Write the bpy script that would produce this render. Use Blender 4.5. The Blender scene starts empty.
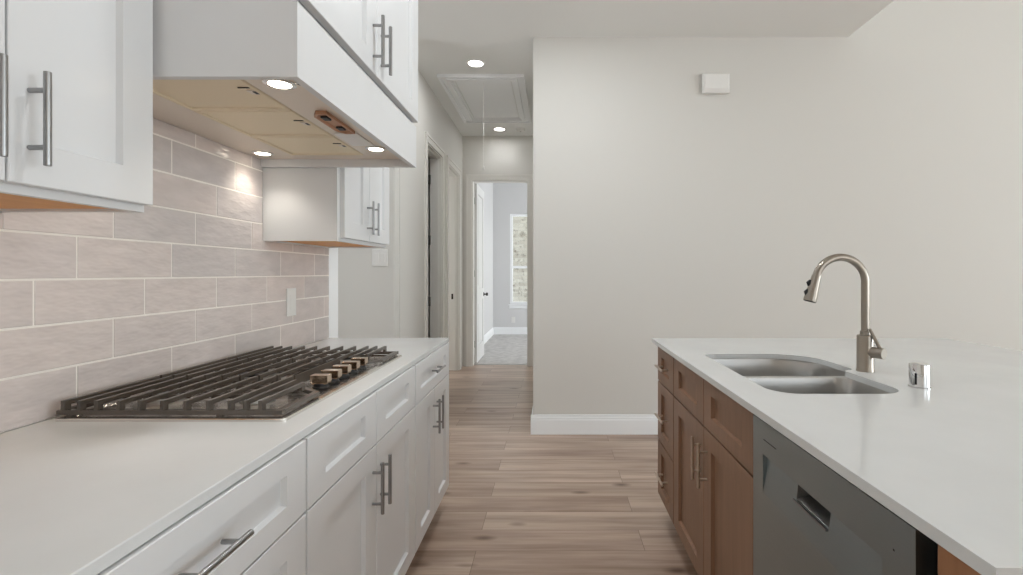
import bpy, bmesh, math, random
from mathutils import Vector, Matrix
random.seed(7)
PI = math.pi
sc = bpy.context.scene
COL = sc.collection

# ------------------------------------------------------------------ camera, world, light, exposure
CAM_H = 1.266
cd = bpy.data.cameras.new('camera'); cam = bpy.data.objects.new('camera', cd); COL.objects.link(cam)
cam.location = (0, 0, CAM_H); cam.rotation_euler = (PI/2, 0, 0)
cd.sensor_width = 36; cd.lens = 36*500/1023
cd.shift_x = -41.5/1023; cd.shift_y = -15/1023
cd.clip_start = 0.02
sc.camera = cam

vs = sc.view_settings
vs.view_transform = 'Standard'; vs.look = 'None'; vs.gamma = 1; vs.use_curve_mapping = False
vs.exposure = 0.18
sc.cycles.use_denoising = True
sc.cycles.max_bounces = 14; sc.cycles.diffuse_bounces = 10; sc.cycles.glossy_bounces = 6
sc.cycles.sample_clamp_indirect = 4

w = bpy.data.worlds.new('sky'); sc.world = w; w.use_nodes = True
bg = w.node_tree.nodes['Background']
bg.inputs[0].default_value = (0.93, 0.96, 1.0, 1); bg.inputs[1].default_value = 1.0

def area(name, loc, target, sx, sy, watts, color=(1, 1, 1), spread=PI):
    l = bpy.data.lights.new(name, 'AREA'); l.shape = 'RECTANGLE'; l.size = sx; l.size_y = sy
    l.energy = watts; l.color = color; l.spread = spread
    o = bpy.data.objects.new(name, l); COL.objects.link(o)
    o.location = loc
    o.rotation_euler = (Vector(target)-Vector(loc)).to_track_quat('-Z', 'Y').to_euler()
    return o
DAY = (0.845, 0.945, 1.0)
area('daylight_right', (9.4, -0.9, 1.75), (0, 1.2, 1.3), 5.2, 2.6, 225, DAY)
area('daylight_back', (4.8, -4.9, 1.7), (3.2, 0, 1.5), 3.6, 2.7, 32, DAY)
area('fill_passage', (-4.0, 3.0, 1.6), (-1.2, 3.9, 1.5), 0.9, 1.8, 38, (0.92, 0.965, 1.0))  # fill light added at the closed passage end to brighten its wall
area('fill_bedroom', (2.85, 8.6, 1.6), (-1.2, 8.7, 1.2), 1.8, 1.8, 80, (0.95, 0.97, 1.0))  # unseen fill added by the windowless right wall to lift the bedroom
area('daylight_study', (-3.8, 6.2, 1.6), (-1.3, 6.3, 1.5), 0.9, 1.8, 28, (0.95, 0.98, 1.0))
for kx, ky in ((0.0, 1.3), (0.0, 2.9)):        # recessed cans over the kitchen aisle
    kl = area('kitchen_downlight', (kx, ky, 3.10), (kx, ky, 0), 0.13, 0.13, 10, (0.93, 0.97, 1.0)); kl.data.shape = 'DISK'
sl = bpy.data.lights.new('sun', 'SUN'); sl.energy = 24.0; sl.angle = 0.009; sl.color = (0.88, 0.95, 1.0)
so = bpy.data.objects.new('sun', sl); COL.objects.link(so)
so.rotation_euler = Vector((-0.25, 1.0, -1.0)).to_track_quat('-Z', 'Y').to_euler()

# ------------------------------------------------------------------ materials
def s2l(c):
    c = c/255
    return c/12.92 if c <= 0.04045 else ((c+0.055)/1.055)**2.4
def rgb(r, g, b): return (s2l(r), s2l(g), s2l(b), 1)

def pbr(name, col, rough=0.5, metal=0.0, spec=0.5, coat=0.0):
    m = bpy.data.materials.new(name); m.use_nodes = True
    p = m.node_tree.nodes['Principled BSDF']
    p.inputs['Base Color'].default_value = col
    p.inputs['Roughness'].default_value = rough
    p.inputs['Metallic'].default_value = metal
    p.inputs['Specular IOR Level'].default_value = spec
    p.inputs['Coat Weight'].default_value = coat
    return m
def N(m, t, **kw):
    n = m.node_tree.nodes.new(t)
    for k, v in kw.items(): setattr(n, k, v)
    return n
def L(m, a, b): m.node_tree.links.new(a, b)
def P(m): return m.node_tree.nodes['Principled BSDF']
def objmap(m, scale=(1, 1, 1), loc=(0, 0, 0)):
    tc = N(m, 'ShaderNodeTexCoord'); mp = N(m, 'ShaderNodeMapping')
    mp.inputs['Scale'].default_value = scale; mp.inputs['Location'].default_value = loc
    L(m, tc.outputs['Object'], mp.inputs['Vector']); return mp.outputs['Vector']
def noise(m, vec, scale, detail=3, rough=0.5):
    n = N(m, 'ShaderNodeTexNoise'); n.inputs['Scale'].default_value = scale
    n.inputs['Detail'].default_value = detail; n.inputs['Roughness'].default_value = rough
    L(m, vec, n.inputs['Vector']); return n.outputs['Fac']
def ramp(m, fac, stops):
    r = N(m, 'ShaderNodeValToRGB'); e = r.color_ramp.elements
    e[0].position, e[0].color = stops[0]; e[1].position, e[1].color = stops[-1]
    for p, c in stops[1:-1]:
        x = e.new(p); x.color = c
    L(m, fac, r.inputs['Fac']); return r.outputs['Color']
def mix(m, fac, a, b, mode='MIX'):
    n = N(m, 'ShaderNodeMix', data_type='RGBA', blend_type=mode)
    if isinstance(fac, float): n.inputs[0].default_value = fac
    else: L(m, fac, n.inputs[0])
    for s, v in ((n.inputs[6], a), (n.inputs[7], b)):
        if isinstance(v, tuple): s.default_value = v
        else: L(m, v, s)
    return n.outputs[2]
def bump(m, h, strength, dist=0.001):
    b = N(m, 'ShaderNodeBump'); b.inputs['Strength'].default_value = strength; b.inputs['Distance'].default_value = dist
    L(m, h, b.inputs['Height']); L(m, b.outputs['Normal'], P(m).inputs['Normal'])

def painted(name, col, rough, bscale=180, bst=0.12, spec=0.4):
    m = pbr(name, col, rough, spec=spec); v = objmap(m)
    bump(m, noise(m, v, bscale, 2), bst, 0.0006); return m

M = {}
M['wall'] = painted('wall_paint', rgb(214, 212, 207), 0.7)
M['ceil'] = painted('ceiling_paint', rgb(232, 233, 231), 0.85)
M['trim'] = painted('trim_paint', rgb(243, 245, 246), 0.4, 60, 0.05)
M['casing'] = painted('casing_paint', rgb(226, 224, 219), 0.45, 60, 0.05)
M['door_paint'] = painted('door_paint', rgb(226, 226, 224), 0.35, 60, 0.05)
M['cab'] = painted('white_cabinet_lacquer', rgb(220, 221, 222), 0.28, 60, 0.03, 0.5)
M['bedwall'] = painted('bedroom_wall_paint', rgb(208, 208, 208), 0.7)

def quartz(name):
    m = pbr(name, rgb(226, 224, 218), 0.10, spec=0.5); v = objmap(m)
    f = noise(m, v, 3.0, 5, 0.6)
    c = ramp(m, f, [(0.35, rgb(212, 214, 214)), (0.7, rgb(219, 221, 221))])
    L(m, c, P(m).inputs['Base Color']); return m
M['quartz'] = quartz('white_quartz')

def brushed(name, col, rough=0.28, scale=(4, 300, 300), st=0.08):
    m = pbr(name, col, rough, 1.0); v = objmap(m, scale)
    n = noise(m, v, 1.0, 3)
    mr = N(m, 'ShaderNodeMapRange'); mr.inputs[3].default_value = rough-0.06; mr.inputs[4].default_value = rough+0.08
    L(m, n, mr.inputs[0]); L(m, mr.outputs[0], P(m).inputs['Roughness'])
    bump(m, n, st, 0.0003); return m
M['steel'] = brushed('brushed_stainless', rgb(224, 220, 215), 0.24)
M['sink'] = brushed('sink_stainless', rgb(188, 187, 185), 0.30)
M['dish'] = brushed('dishwasher_stainless', rgb(152, 161, 164), 0.33, (200, 4, 300), 0.03)
M['pocket'] = pbr('pocket_steel', rgb(150, 150, 150), 0.4, 1.0)
M['nickel'] = pbr('brushed_nickel', rgb(160, 152, 142), 0.3, 1.0)
M['pull'] = pbr('brushed_steel_pull', rgb(160, 160, 160), 0.32, 1.0)
M['pull_nickel'] = pbr('satin_nickel_pull', rgb(205, 192, 178), 0.3, 1.0)
M['knob'] = pbr('satin_knob_metal', rgb(196, 176, 156), 0.2, 1.0)
M['chrome'] = pbr('chrome', rgb(225, 225, 225), 0.05, 1.0)
M['iron'] = pbr('cast_iron', rgb(80, 72, 65), 0.27, spec=0.7)
M['black'] = pbr('black_plastic', rgb(16, 16, 17), 0.45)
M['black_enamel'] = pbr('black_enamel', rgb(28, 26, 25), 0.3)
M['alu'] = pbr('cast_aluminium', rgb(190, 186, 180), 0.35, 1.0)
M['plastic'] = pbr('white_plastic', rgb(232, 231, 228), 0.35)
M['hoodsteel'] = brushed('hood_stainless', rgb(232, 222, 210), 0.4)
P(M['hoodsteel']).inputs['Metallic'].default_value = 0.55
M['filter'] = brushed('hood_filter_mesh', rgb(238, 226, 202), 0.5, (30, 600, 600), 0.12)
M['copper'] = pbr('warm_bronze_tray', rgb(190, 146, 116), 0.4, 0.5)
M['dark'] = pbr('dark_void', rgb(20, 19, 18), 0.8)
M['bronze'] = pbr('dark_bronze', rgb(60, 54, 50), 0.35, 0.9)

def emis(name, col, st):
    m = bpy.data.materials.new(name); m.use_nodes = True
    p = P(m); p.inputs['Base Color'].default_value = (0.9, 0.9, 0.9, 1)
    p.inputs['Emission Color'].default_value = col; p.inputs['Emission Strength'].default_value = st; return m
M['lamp_warm'] = emis('hood_lamp_glow', (1, 0.9, 0.74, 1), 9)
M['lamp'] = emis('downlight_glow', (1, 0.96, 0.9, 1), 6)

def wood(name, dark, light, axis, rough=0.4, gs=1.0):
    m = pbr(name, light, rough, spec=0.35)
    sc_ = {'z': (38*gs, 38*gs, 1.6), 'x': (1.6, 38*gs, 38*gs), 'y': (38*gs, 1.6, 38*gs)}[axis]
    v = objmap(m, sc_)
    f = noise(m, v, 1.0, 5, 0.62)
    c = ramp(m, f, [(0.3, dark), (0.72, light)])
    v2 = objmap(m, (2.2, 2.2, 2.2)); f2 = noise(m, v2, 1.0, 2)
    c2 = mix(m, 0.25, c, ramp(m, f2, [(0.35, dark), (0.65, light)]))
    L(m, c2, P(m).inputs['Base Color']); bump(m, f, 0.05, 0.0004); return m
M['stain'] = wood('stained_maple', rgb(120, 91, 72), rgb(146, 112, 89), 'z')
M['stain_side'] = wood('stained_maple_panel', rgb(150, 106, 76), rgb(172, 126, 92), 'z')
M['ply'] = wood('plywood_underside', rgb(214, 148, 80), rgb(232, 172, 104), 'y', 0.5)

def floor_mat():
    m = pbr('plank_floor', rgb(160, 130, 110), 0.36, spec=0.35)
    tc = N(m, 'ShaderNodeTexCoord')
    mp = N(m, 'ShaderNodeMapping'); mp.inputs['Location'].default_value = (0.35, -2.275+0.185*20, 0)
    L(m, tc.outputs['Object'], mp.inputs['Vector'])
    b = N(m, 'ShaderNodeTexBrick'); b.offset = 0.37; b.offset_frequency = 2; b.squash = 1
    b.inputs['Scale'].default_value = 1; b.inputs['Brick Width'].default_value = 1.22; b.inputs['Row Height'].default_value = 0.185
    b.inputs['Mortar Size'].default_value = 0.0011; b.inputs['Mortar Smooth'].default_value = 0.3; b.inputs['Bias'].default_value = 0
    b.inputs['Color1'].default_value = (0, 0, 0, 1); b.inputs['Color2'].default_value = (1, 1, 1, 1); b.inputs['Mortar'].default_value = (0.5, 0.5, 0.5, 1)
    L(m, mp.outputs[0], b.inputs['Vector'])
    # shift the grain per plank
    add = N(m, 'ShaderNodeVectorMath', operation='MULTIPLY_ADD')
    L(m, b.outputs['Color'], add.inputs[0]); add.inputs[1].default_value = (7.3, 3.1, 5.7); L(m, tc.outputs['Object'], add.inputs[2])
    mp2 = N(m, 'ShaderNodeMapping'); mp2.inputs['Scale'].default_value = (1.1, 17, 1); L(m, add.outputs[0], mp2.inputs['Vector'])
    g = noise(m, mp2.outputs[0], 1.0, 6, 0.6)
    mp3 = N(m, 'ShaderNodeMapping'); mp3.inputs['Scale'].default_value = (0.9, 3.2, 1); L(m, add.outputs[0], mp3.inputs['Vector'])
    g2 = noise(m, mp3.outputs[0], 1.0, 3, 0.5)
    plank = ramp(m, b.outputs['Color'], [(0.0, rgb(188, 166, 150)), (0.5, rgb(200, 180, 164)), (1.0, rgb(208, 189, 173))])
    grain = ramp(m, g, [(0.28, rgb(166, 150, 140)), (0.62, (1, 1, 1, 1))])
    c = mix(m, 0.75, plank, grain, 'MULTIPLY')
    pat = ramp(m, g2, [(0.3, rgb(196, 186, 178)), (0.65, (1, 1, 1, 1))])
    c = mix(m, 0.6, c, pat, 'MULTIPLY')
    # knots
    mp4 = N(m, 'ShaderNodeMapping'); mp4.inputs['Scale'].default_value = (2.1, 5.2, 1); L(m, tc.outputs['Object'], mp4.inputs['Vector'])
    vo = N(m, 'ShaderNodeTexVoronoi'); vo.inputs['Scale'].default_value = 1.0; L(m, mp4.outputs[0], vo.inputs['Vector'])
    kn = N(m, 'ShaderNodeMath', operation='MULTIPLY_ADD'); L(m, g, kn.inputs[0]); kn.inputs[1].default_value = 0.12; L(m, vo.outputs['Distance'], kn.inputs[2])
    kf = ramp(m, kn.outputs[0], [(0.09, rgb(112, 84, 68)), (0.21, (1, 1, 1, 1))])
    c = mix(m, 0.8, c, kf, 'MULTIPLY')
    seam = mix(m, b.outputs['Fac'], c, rgb(96, 76, 62))
    L(m, seam, P(m).inputs['Base Color'])
    bump(m, g, 0.06, 0.0006); return m
M['floor'] = floor_mat()

def carpet_mat():
    m = pbr('carpet', rgb(186, 184, 182), 0.95, spec=0.1); v = objmap(m)
    f = noise(m, v, 120, 3, 0.7); f2 = noise(m, v, 9, 3, 0.6)
    c = ramp(m, f2, [(0.3, rgb(170, 168, 166)), (0.7, rgb(200, 198, 196))])
    L(m, c, P(m).inputs['Base Color']); bump(m, f, 0.8, 0.006); return m
M['carpet'] = carpet_mat()

def stone_mat():
    m = pbr('pale_stone_brick', rgb(220, 210, 190), 0.9, spec=0.1)
    tc = N(m, 'ShaderNodeTexCoord'); mp = N(m, 'ShaderNodeMapping'); mp.inputs['Rotation'].default_value = (PI/2, 0, 0)
    L(m, tc.outputs['Object'], mp.inputs['Vector'])
    b = N(m, 'ShaderNodeTexBrick'); b.inputs['Scale'].default_value = 1; b.inputs['Brick Width'].default_value = 0.24; b.inputs['Row Height'].default_value = 0.085
    b.inputs['Mortar Size'].default_value = 0.006
    b.inputs['Color1'].default_value = rgb(222, 214, 202); b.inputs['Color2'].default_value = rgb(248, 243, 234); b.inputs['Mortar'].default_value = rgb(226, 222, 214)
    L(m, mp.outputs[0], b.inputs['Vector'])
    f = noise(m, tc.outputs['Object'], 9.0, 4, 0.7)
    c = mix(m, 1.0, b.outputs['Color'], ramp(m, f, [(0.30, rgb(172, 164, 152)), (0.48, (1, 1, 1, 1))]), 'MULTIPLY')
    L(m, c, P(m).inputs['Base Color']); return m
M['stone'] = stone_mat()

def tile_mat(name, col):
    m = pbr(name, col, 0.12, spec=0.55)
    v = objmap(m, (1, 4.2, 11)); f = noise(m, v, 1.6, 3, 0.55)
    v2 = objmap(m, (1, 9, 26)); f2 = noise(m, v2, 1.0, 3, 0.55)
    c = mix(m, f2, tuple(x*0.84 for x in col[:3])+(1,), tuple(min(1, x*1.14) for x in col[:3])+(1,))
    L(m, c, P(m).inputs['Base Color'])
    bump(m, f, 0.8, 0.010); return m
TILES = [tile_mat('glazed_tile_a', rgb(212, 202, 198)), tile_mat('glazed_tile_b', rgb(206, 198, 195)), tile_mat('glazed_tile_c', rgb(216, 205, 200))]
M['grout'] = painted('grout', rgb(238, 233, 226), 0.85, 300, 0.2)

def glass_mat():
    m = bpy.data.materials.new('window_glass'); m.use_nodes = True; nt = m.node_tree; nt.nodes.clear()
    o = nt.nodes.new('ShaderNodeOutputMaterial'); mx = nt.nodes.new('ShaderNodeMixShader'); t = nt.nodes.new('ShaderNodeBsdfTransparent')
    g = nt.nodes.new('ShaderNodeBsdfGlossy'); g.inputs['Roughness'].default_value = 0.02; mx.inputs[0].default_value = 0.06
    t.inputs[0].default_value = (0.96, 0.98, 0.97, 1)
    nt.links.new(t.outputs[0], mx.inputs[1]); nt.links.new(g.outputs[0], mx.inputs[2]); nt.links.new(mx.outputs[0], o.inputs[0]); return m
M['glass'] = glass_mat()

# ------------------------------------------------------------------ mesh helpers (all take world coordinates)
class MB:
    def __init__(s): s.bm = bmesh.new()
    def box(s, x0, x1, y0, y1, z0, z1, mi=0):
        v = [s.bm.verts.new((x, y, z)) for x in (x0, x1) for y in (y0, y1) for z in (z0, z1)]
        for f in ((0, 1, 3, 2), (4, 6, 7, 5), (0, 4, 5, 1), (2, 3, 7, 6), (0, 2, 6, 4), (1, 5, 7, 3)):
            s.bm.faces.new([v[i] for i in f]).material_index = mi
        return v
    def quad(s, *p, mi=0):
        f = s.bm.faces.new([s.bm.verts.new(q) for q in p]); f.material_index = mi; return f
    def cyl(s, a, b, r, r2=None, n=20, caps=True):
        a, b = Vector(a), Vector(b); r2 = r if r2 is None else r2
        q = (b-a).to_track_quat('Z', 'Y')
        A, B = [], []
        for i in range(n):
            t = 2*PI*i/n; d = q @ Vector((math.cos(t), math.sin(t), 0))
            A.append(s.bm.verts.new(a+d*r)); B.append(s.bm.verts.new(b+d*r2))
        for i in range(n):
            j = (i+1) % n; s.bm.faces.new((A[i], A[j], B[j], B[i]))
        if caps: s.bm.faces.new(A[::-1]); s.bm.faces.new(B)
    def lathe(s, c, prof, n=28, axis='z'):
        rings = []
        for r, h in prof:
            ring = []
            for i in range(n):
                t = 2*PI*i/n
                ring.append(s.bm.verts.new((c[0]+r*math.cos(t), c[1]+r*math.sin(t), c[2]+h)))
            rings.append(ring)
        for A, B in zip(rings, rings[1:]):
            for i in range(n):
                j = (i+1) % n; s.bm.faces.new((A[i], A[j], B[j], B[i]))
        s.bm.faces.new(rings[0][::-1]); s.bm.faces.new(rings[-1])
    def tube(s, pts, rad, n=16):
        pts = [Vector(p) for p in pts]
        rad = rad if isinstance(rad, list) else [rad]*len(pts)
        rings = []; up = Vector((0, 1, 0))
        for i, p in enumerate(pts):
            t = (pts[min(i+1, len(pts)-1)]-pts[max(i-1, 0)]).normalized()
            u = up - t*up.dot(t)
            if u.length < 1e-4: u = Vector((1, 0, 0))
            u.normalize(); v = t.cross(u)
            rings.append([s.bm.verts.new(p+(u*math.cos(2*PI*k/n)+v*math.sin(2*PI*k/n))*rad[i]) for k in range(n)])
        for A, B in zip(rings, rings[1:]):
            for i in range(n):
                j = (i+1) % n; s.bm.faces.new((A[i], A[j], B[j], B[i]))
        s.bm.faces.new(rings[0][::-1]); s.bm.faces.new(rings[-1])
    def loft(s, loops, close_last=True, close_first=False):
        R = [[s.bm.verts.new(p) for p in lp] for lp in loops]
        n = len(R[0])
        for A, B in zip(R, R[1:]):
            for i in range(n):
                j = (i+1) % n; s.bm.faces.new((A[i], A[j], B[j], B[i]))
        if close_last: s.bm.faces.new(R[-1])
        if close_first: s.bm.faces.new(R[0][::-1])
    def slab(s, outline, z0, z1, holes=()):
        """flat slab with holes: fill between loops at z1, extrude down to z0"""
        edges = []
        for lp in [outline]+list(holes):
            v = [s.bm.verts.new((p[0], p[1], z1)) for p in lp]
            edges += [s.bm.edges.new((v[i], v[(i+1) % len(v)])) for i in range(len(v))]
        g = bmesh.ops.triangle_fill(s.bm, use_beauty=True, use_dissolve=False, edges=edges, normal=(0, 0, 1))
        faces = [f for f in g['geom'] if isinstance(f, bmesh.types.BMFace)]
        if z0 != z1:
            e = bmesh.ops.extrude_face_region(s.bm, geom=faces)
            for x in e['geom']:
                if isinstance(x, bmesh.types.BMVert): x.co.z = z0

def world_loc(o):
    p = Vector((0, 0, 0))
    while o is not None: p += Vector(o.location); o = o.parent
    return p
def obj(name, mb, mat, parent=None, bevel=0.0, smooth=False, seg=2, loc=None, angle=35):
    bm = mb.bm
    bmesh.ops.recalc_face_normals(bm, faces=bm.faces)
    org = world_loc(parent) if parent else Vector(loc or (0, 0, 0))
    bmesh.ops.translate(bm, verts=bm.verts, vec=-org)
    me = bpy.data.meshes.new(name); bm.to_mesh(me); bm.free()
    for m in (mat if isinstance(mat, list) else [mat]): me.materials.append(m)
    o = bpy.data.objects.new(name, me); COL.objects.link(o)
    if parent: o.parent = parent
    else: o.location = org
    if smooth:
        for p in me.polygons: p.use_smooth = True
        me.set_sharp_from_angle(angle=math.radians(angle))
    if bevel:
        b = o.modifiers.new('bevel', 'BEVEL'); b.width = bevel; b.segments = seg; b.limit_method = 'ANGLE'; b.angle_limit = math.radians(40)
        b.harden_normals = False
    return o
def tag(o, label, cat, group=None):
    o['label'] = label; o['category'] = cat
    if group: o['group'] = group
    return o
def thing(name, label, cat, loc, group=None):
    o = bpy.data.objects.new(name, None); o.empty_display_size = 0.05; COL.objects.link(o); o.location = loc
    return tag(o, label, cat, group)
def struct(name, mb, mat, bevel=0.0, parent=None, smooth=False):
    o = obj(name, mb, mat, parent, bevel, smooth)
    if parent is None: o['kind'] = 'structure'
    return o
def boxes(*bs):
    m = MB()
    for b in bs: m.box(*b)
    return m
def round_poly(pts, n=8):
    """pts: (x, y, r) corners, each rounded with its radius (convex or concave)"""
    out = []
    for i, (x, y, r) in enumerate(pts):
        p = Vector((x, y)); a = Vector(pts[i-1][:2]); b = Vector(pts[(i+1) % len(pts)][:2])
        u = (a-p).normalized(); v = (b-p).normalized()
        ang = u.angle(v)
        if r <= 0: out.append((x, y)); continue
        d = r/math.tan(ang/2); c = p+(u+v).normalized()*(r/math.sin(ang/2))
        s_, e_ = p+u*d-c, p+v*d-c
        a0 = math.atan2(s_.y, s_.x); a1 = math.atan2(e_.y, e_.x)
        da = (a1-a0+PI) % (2*PI)-PI
        for k in range(n+1):
            t = a0+da*k/n; out.append((c.x+r*math.cos(t), c.y+r*math.sin(t)))
    return out
def rrect(x0, x1, y0, y1, r, n=8):
    rr = r if isinstance(r, (tuple, list)) else (r,)*4
    return round_poly([(x0, y0, rr[0]), (x1, y0, rr[1]), (x1, y1, rr[2]), (x0, y1, rr[3])], n)

# ------------------------------------------------------------------ the setting
CEIL = 3.11; HIGH = 4.0; XL = -1.222; YW = 3.92; YEND = 6.75
struct('floor', boxes((-4.2, 9.7, -5.2, 6.84, -0.1, 0)), M['floor'])
struct('floor_carpet', boxes((-1.5, 3.2, 6.84, 10.3, -0.1, 0.006)), M['carpet'])
struct('ceiling', boxes((-4.2, 2.31, -5.2, 11.85, CEIL, CEIL+0.12), (2.31, 3.2, 4.0, 10.3, CEIL, CEIL+0.12)), M['ceil'])  # slab runs past the bedroom as an added eave keeping sun off the stone
struct('ceiling_high', boxes((2.31, 9.7, -5.2, 4.1, HIGH, HIGH+0.1), (2.21, 2.31, -5.2, 3.92, CEIL+0.12, HIGH)), M['ceil'])
struct('wall_left', boxes((-1.36, XL, -5.2, 2.81, 0, CEIL)), M['wall'], 0.006)
struct('wall_passage', boxes((-4.2, -1.222, 3.87, 3.99, 0, CEIL), (-4.2, -4.1, -5.2, 3.87, 0, CEIL)), M['wall'], 0.012)
# left side of the hall with two door openings
DZ = 2.535
A0, A1 = 4.83, 5.49
B0, B1 = 5.80, 6.49
struct('wall_hall_left', boxes((-1.34, XL, 3.99, A0, 0, CEIL), (-1.34, XL, A1, B0, 0, CEIL), (-1.34, XL, B1, YEND+0.12, 0, CEIL),
                               (-1.34, XL, A0, A1, DZ, CEIL), (-1.34, XL, B0, B1, DZ, CEIL)), M['wall'])
struct('wall_closet', boxes((-2.6, -2.5, 3.99, 5.70, 0, CEIL), (-4.2, -1.34, 5.60, 5.70, 0, CEIL)), M['wall'])
struct('wall_study', boxes((-4.2, -1.34, YEND, YEND+0.12, 0, CEIL), (-4.2, -4.1, 5.7, YEND, 0, CEIL)), M['wall'])
E0, E1 = -1.10, -0.33
struct('wall_hall_end', boxes((XL, E0, YEND, YEND+0.12, 0, CEIL), (E1, -0.157, YEND, YEND+0.12, 0, CEIL), (E0, E1, YEND, YEND+0.12, DZ-0.02, CEIL)), M['wall'])
struct('wall_hall_right', boxes((-0.157, -0.03, YW+0.12, YEND+0.12, 0, CEIL)), M['wall'])
struct('wall_front', boxes((-0.157, 9.7, YW, YW+0.12, 0, HIGH)), M['wall'], 0.012)
# bedroom
WX0, WX1, WZ0, WZ1 = -0.875, 0.05, 0.617, 2.465
YB = 10.2
struct('wall_bedroom_left', boxes((-1.34, XL, YEND+0.12, YB, 0, CEIL)), M['bedwall'])
struct('wall_bedroom_far', boxes((-1.34, WX0, YB, YB+0.14, 0, CEIL), (WX1, 3.2, YB, YB+0.14, 0, CEIL),
                                 (WX0, WX1, YB, YB+0.14, 0, WZ0), (WX0, WX1, YB, YB+0.14, WZ1, CEIL)), M['bedwall'])
struct('wall_bedroom_right', boxes((3.0, 3.1, YEND+0.12, YB, 0, CEIL), (-0.03, 3.1, YEND+0.02, YEND+0.12, 0, CEIL)), M['bedwall'])
struct('wall_outside', boxes((-3, 3, 12.2, 12.4, -0.3, 4.2)), M['stone'])
# great room walls behind and to the right, with their windows
struct('wall_right', boxes((9.5, 9.7, -5.2, -3.7, 0, HIGH), (9.5, 9.7, 1.8, YW, 0, HIGH), (9.5, 9.7, -3.7, 1.8, 0, 0.4), (9.5, 9.7, -3.7, 1.8, 3.1, HIGH)), M['wall'])
struct('wall_back', boxes((-4.2, 2.9, -5.2, -5.0, 0, HIGH), (6.7, 9.7, -5.2, -5.0, 0, HIGH), (2.9, 6.7, -5.2, -5.0, 0, 0.3), (2.9, 6.7, -5.2, -5.0, 3.05, HIGH)), M['wall'])

# baseboards
def board(name, segs):
    m = MB()
    for x0, x1, y0, y1, dx, dy in segs:      # dx, dy = direction the board stands proud
        t = 0.016
        m.box(x0, x1, y0, y1, 0, 0.115)
        sx = (x1-x0) if not dx else None
        if dy: ya, yb = (y0+0.005, y1) if dy < 0 else (y0, y1-0.005); m.box(x0, x1, ya, yb, 0.115, 0.135); ya, yb = (y0+0.010, y1) if dy < 0 else (y0, y1-0.010); m.box(x0, x1, ya, yb, 0.135, 0.153)
        else: xa, xb = (x0, x1-0.005) if dx > 0 else (x0+0.005, x1); m.box(xa, xb, y0, y1, 0.115, 0.135); xa, xb = (x0, x1-0.010) if dx > 0 else (x0+0.010, x1); m.box(xa, xb, y0, y1, 0.135, 0.153)
    return struct(name, m, M['trim'], 0.002)
board('baseboard_front', [(-0.175, 9.5, YW-0.018, YW, 0, -1), (-0.175, -0.157, YW, YEND, -1, 0)])
board('baseboard_passage', [(-4.1, XL+0.016, 3.852, 3.87, 0, -1), (XL, XL+0.016, 3.87, A0-0.075, 1, 0), (XL, XL+0.016, A1+0.075, B0-0.075, 1, 0)])
board('baseboard_bedroom', [(XL+0.016, 3.0, YB-0.016, YB, 0, -1), (XL, XL+0.016, YEND+0.2, YB, 1, 0)])

# door casings and jambs
def casing_side(name, y0, y1, ztop):          # opening in the hall's left wall
    m = MB(); w_ = 0.072
    for a, b in ((y0-w_, y0+0.004), (y1-0.004, y1+w_)):
        m.box(XL, XL+0.014, a, b, 0, ztop+w_)
    e_ = 0.0012; m.box(XL, XL+0.020, y0-w_-e_, y0-w_+0.022, 0, ztop+w_); m.box(XL, XL+0.020, y1+w_-0.022, y1+w_+e_, 0, ztop+w_)
    m.box(XL, XL+0.0134, y0, y1, ztop-0.004, ztop+w_-e_); m.box(XL, XL+0.0212, y0-w_-e_*2, y1+w_+e_*2, ztop+w_-0.022, ztop+w_+e_)
    t = 0.018
    m.box(-1.345, XL, y0, y0+t, 0, ztop); m.box(-1.345, XL, y1-t, y1, 0, ztop); m.box(-1.345, XL, y0+t, y1-t, ztop-t, ztop)
    m.box(-1.29, -1.255, y1-t-0.010, y1-t, 0, ztop-t); m.box(-1.29, -1.255, y0+t, y0+t+0.010, 0, ztop-t); m.box(-1.29, -1.255, y0+t, y1-t, ztop-t-0.010, ztop-t)
    return struct(name, m, M['casing'])
casing_side('trim_1', A0, A1, DZ)
cb = casing_side('trim_2', B0, B1, DZ)
sp = obj('strike_plate', boxes((-1.315, -1.285, B1-0.021, B1-0.017, 0.92, 0.99)), M['bronze'], cb)
m = MB(); w_ = 0.072; zt = DZ-0.02; e_ = 0.0012
for a, b in ((E0-w_, E0+0.004), (E1-0.004, E1+w_)): m.box(a, b, YEND-0.014, YEND, 0, zt+w_)
m.box(E0-w_-e_, E0-w_+0.022, YEND-0.02, YEND, 0, zt+w_); m.box(E1+w_-0.022, E1+w_+e_, YEND-0.02, YEND, 0, zt+w_)
m.box(E0, E1, YEND-0.0134, YEND, zt-0.004, zt+w_-e_); m.box(E0-w_-2*e_, E1+w_+2*e_, YEND-0.0212, YEND, zt+w_-0.022, zt+w_+e_)
m.box(E0, E0+0.018, YEND, YEND+0.122, 0, zt); m.box(E1-0.018, E1, YEND, YEND+0.122, 0, zt); m.box(E0+0.018, E1-0.018, YEND, YEND+0.122, zt-0.018, zt)
struct('trim_3', m, M['casing'])

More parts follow.
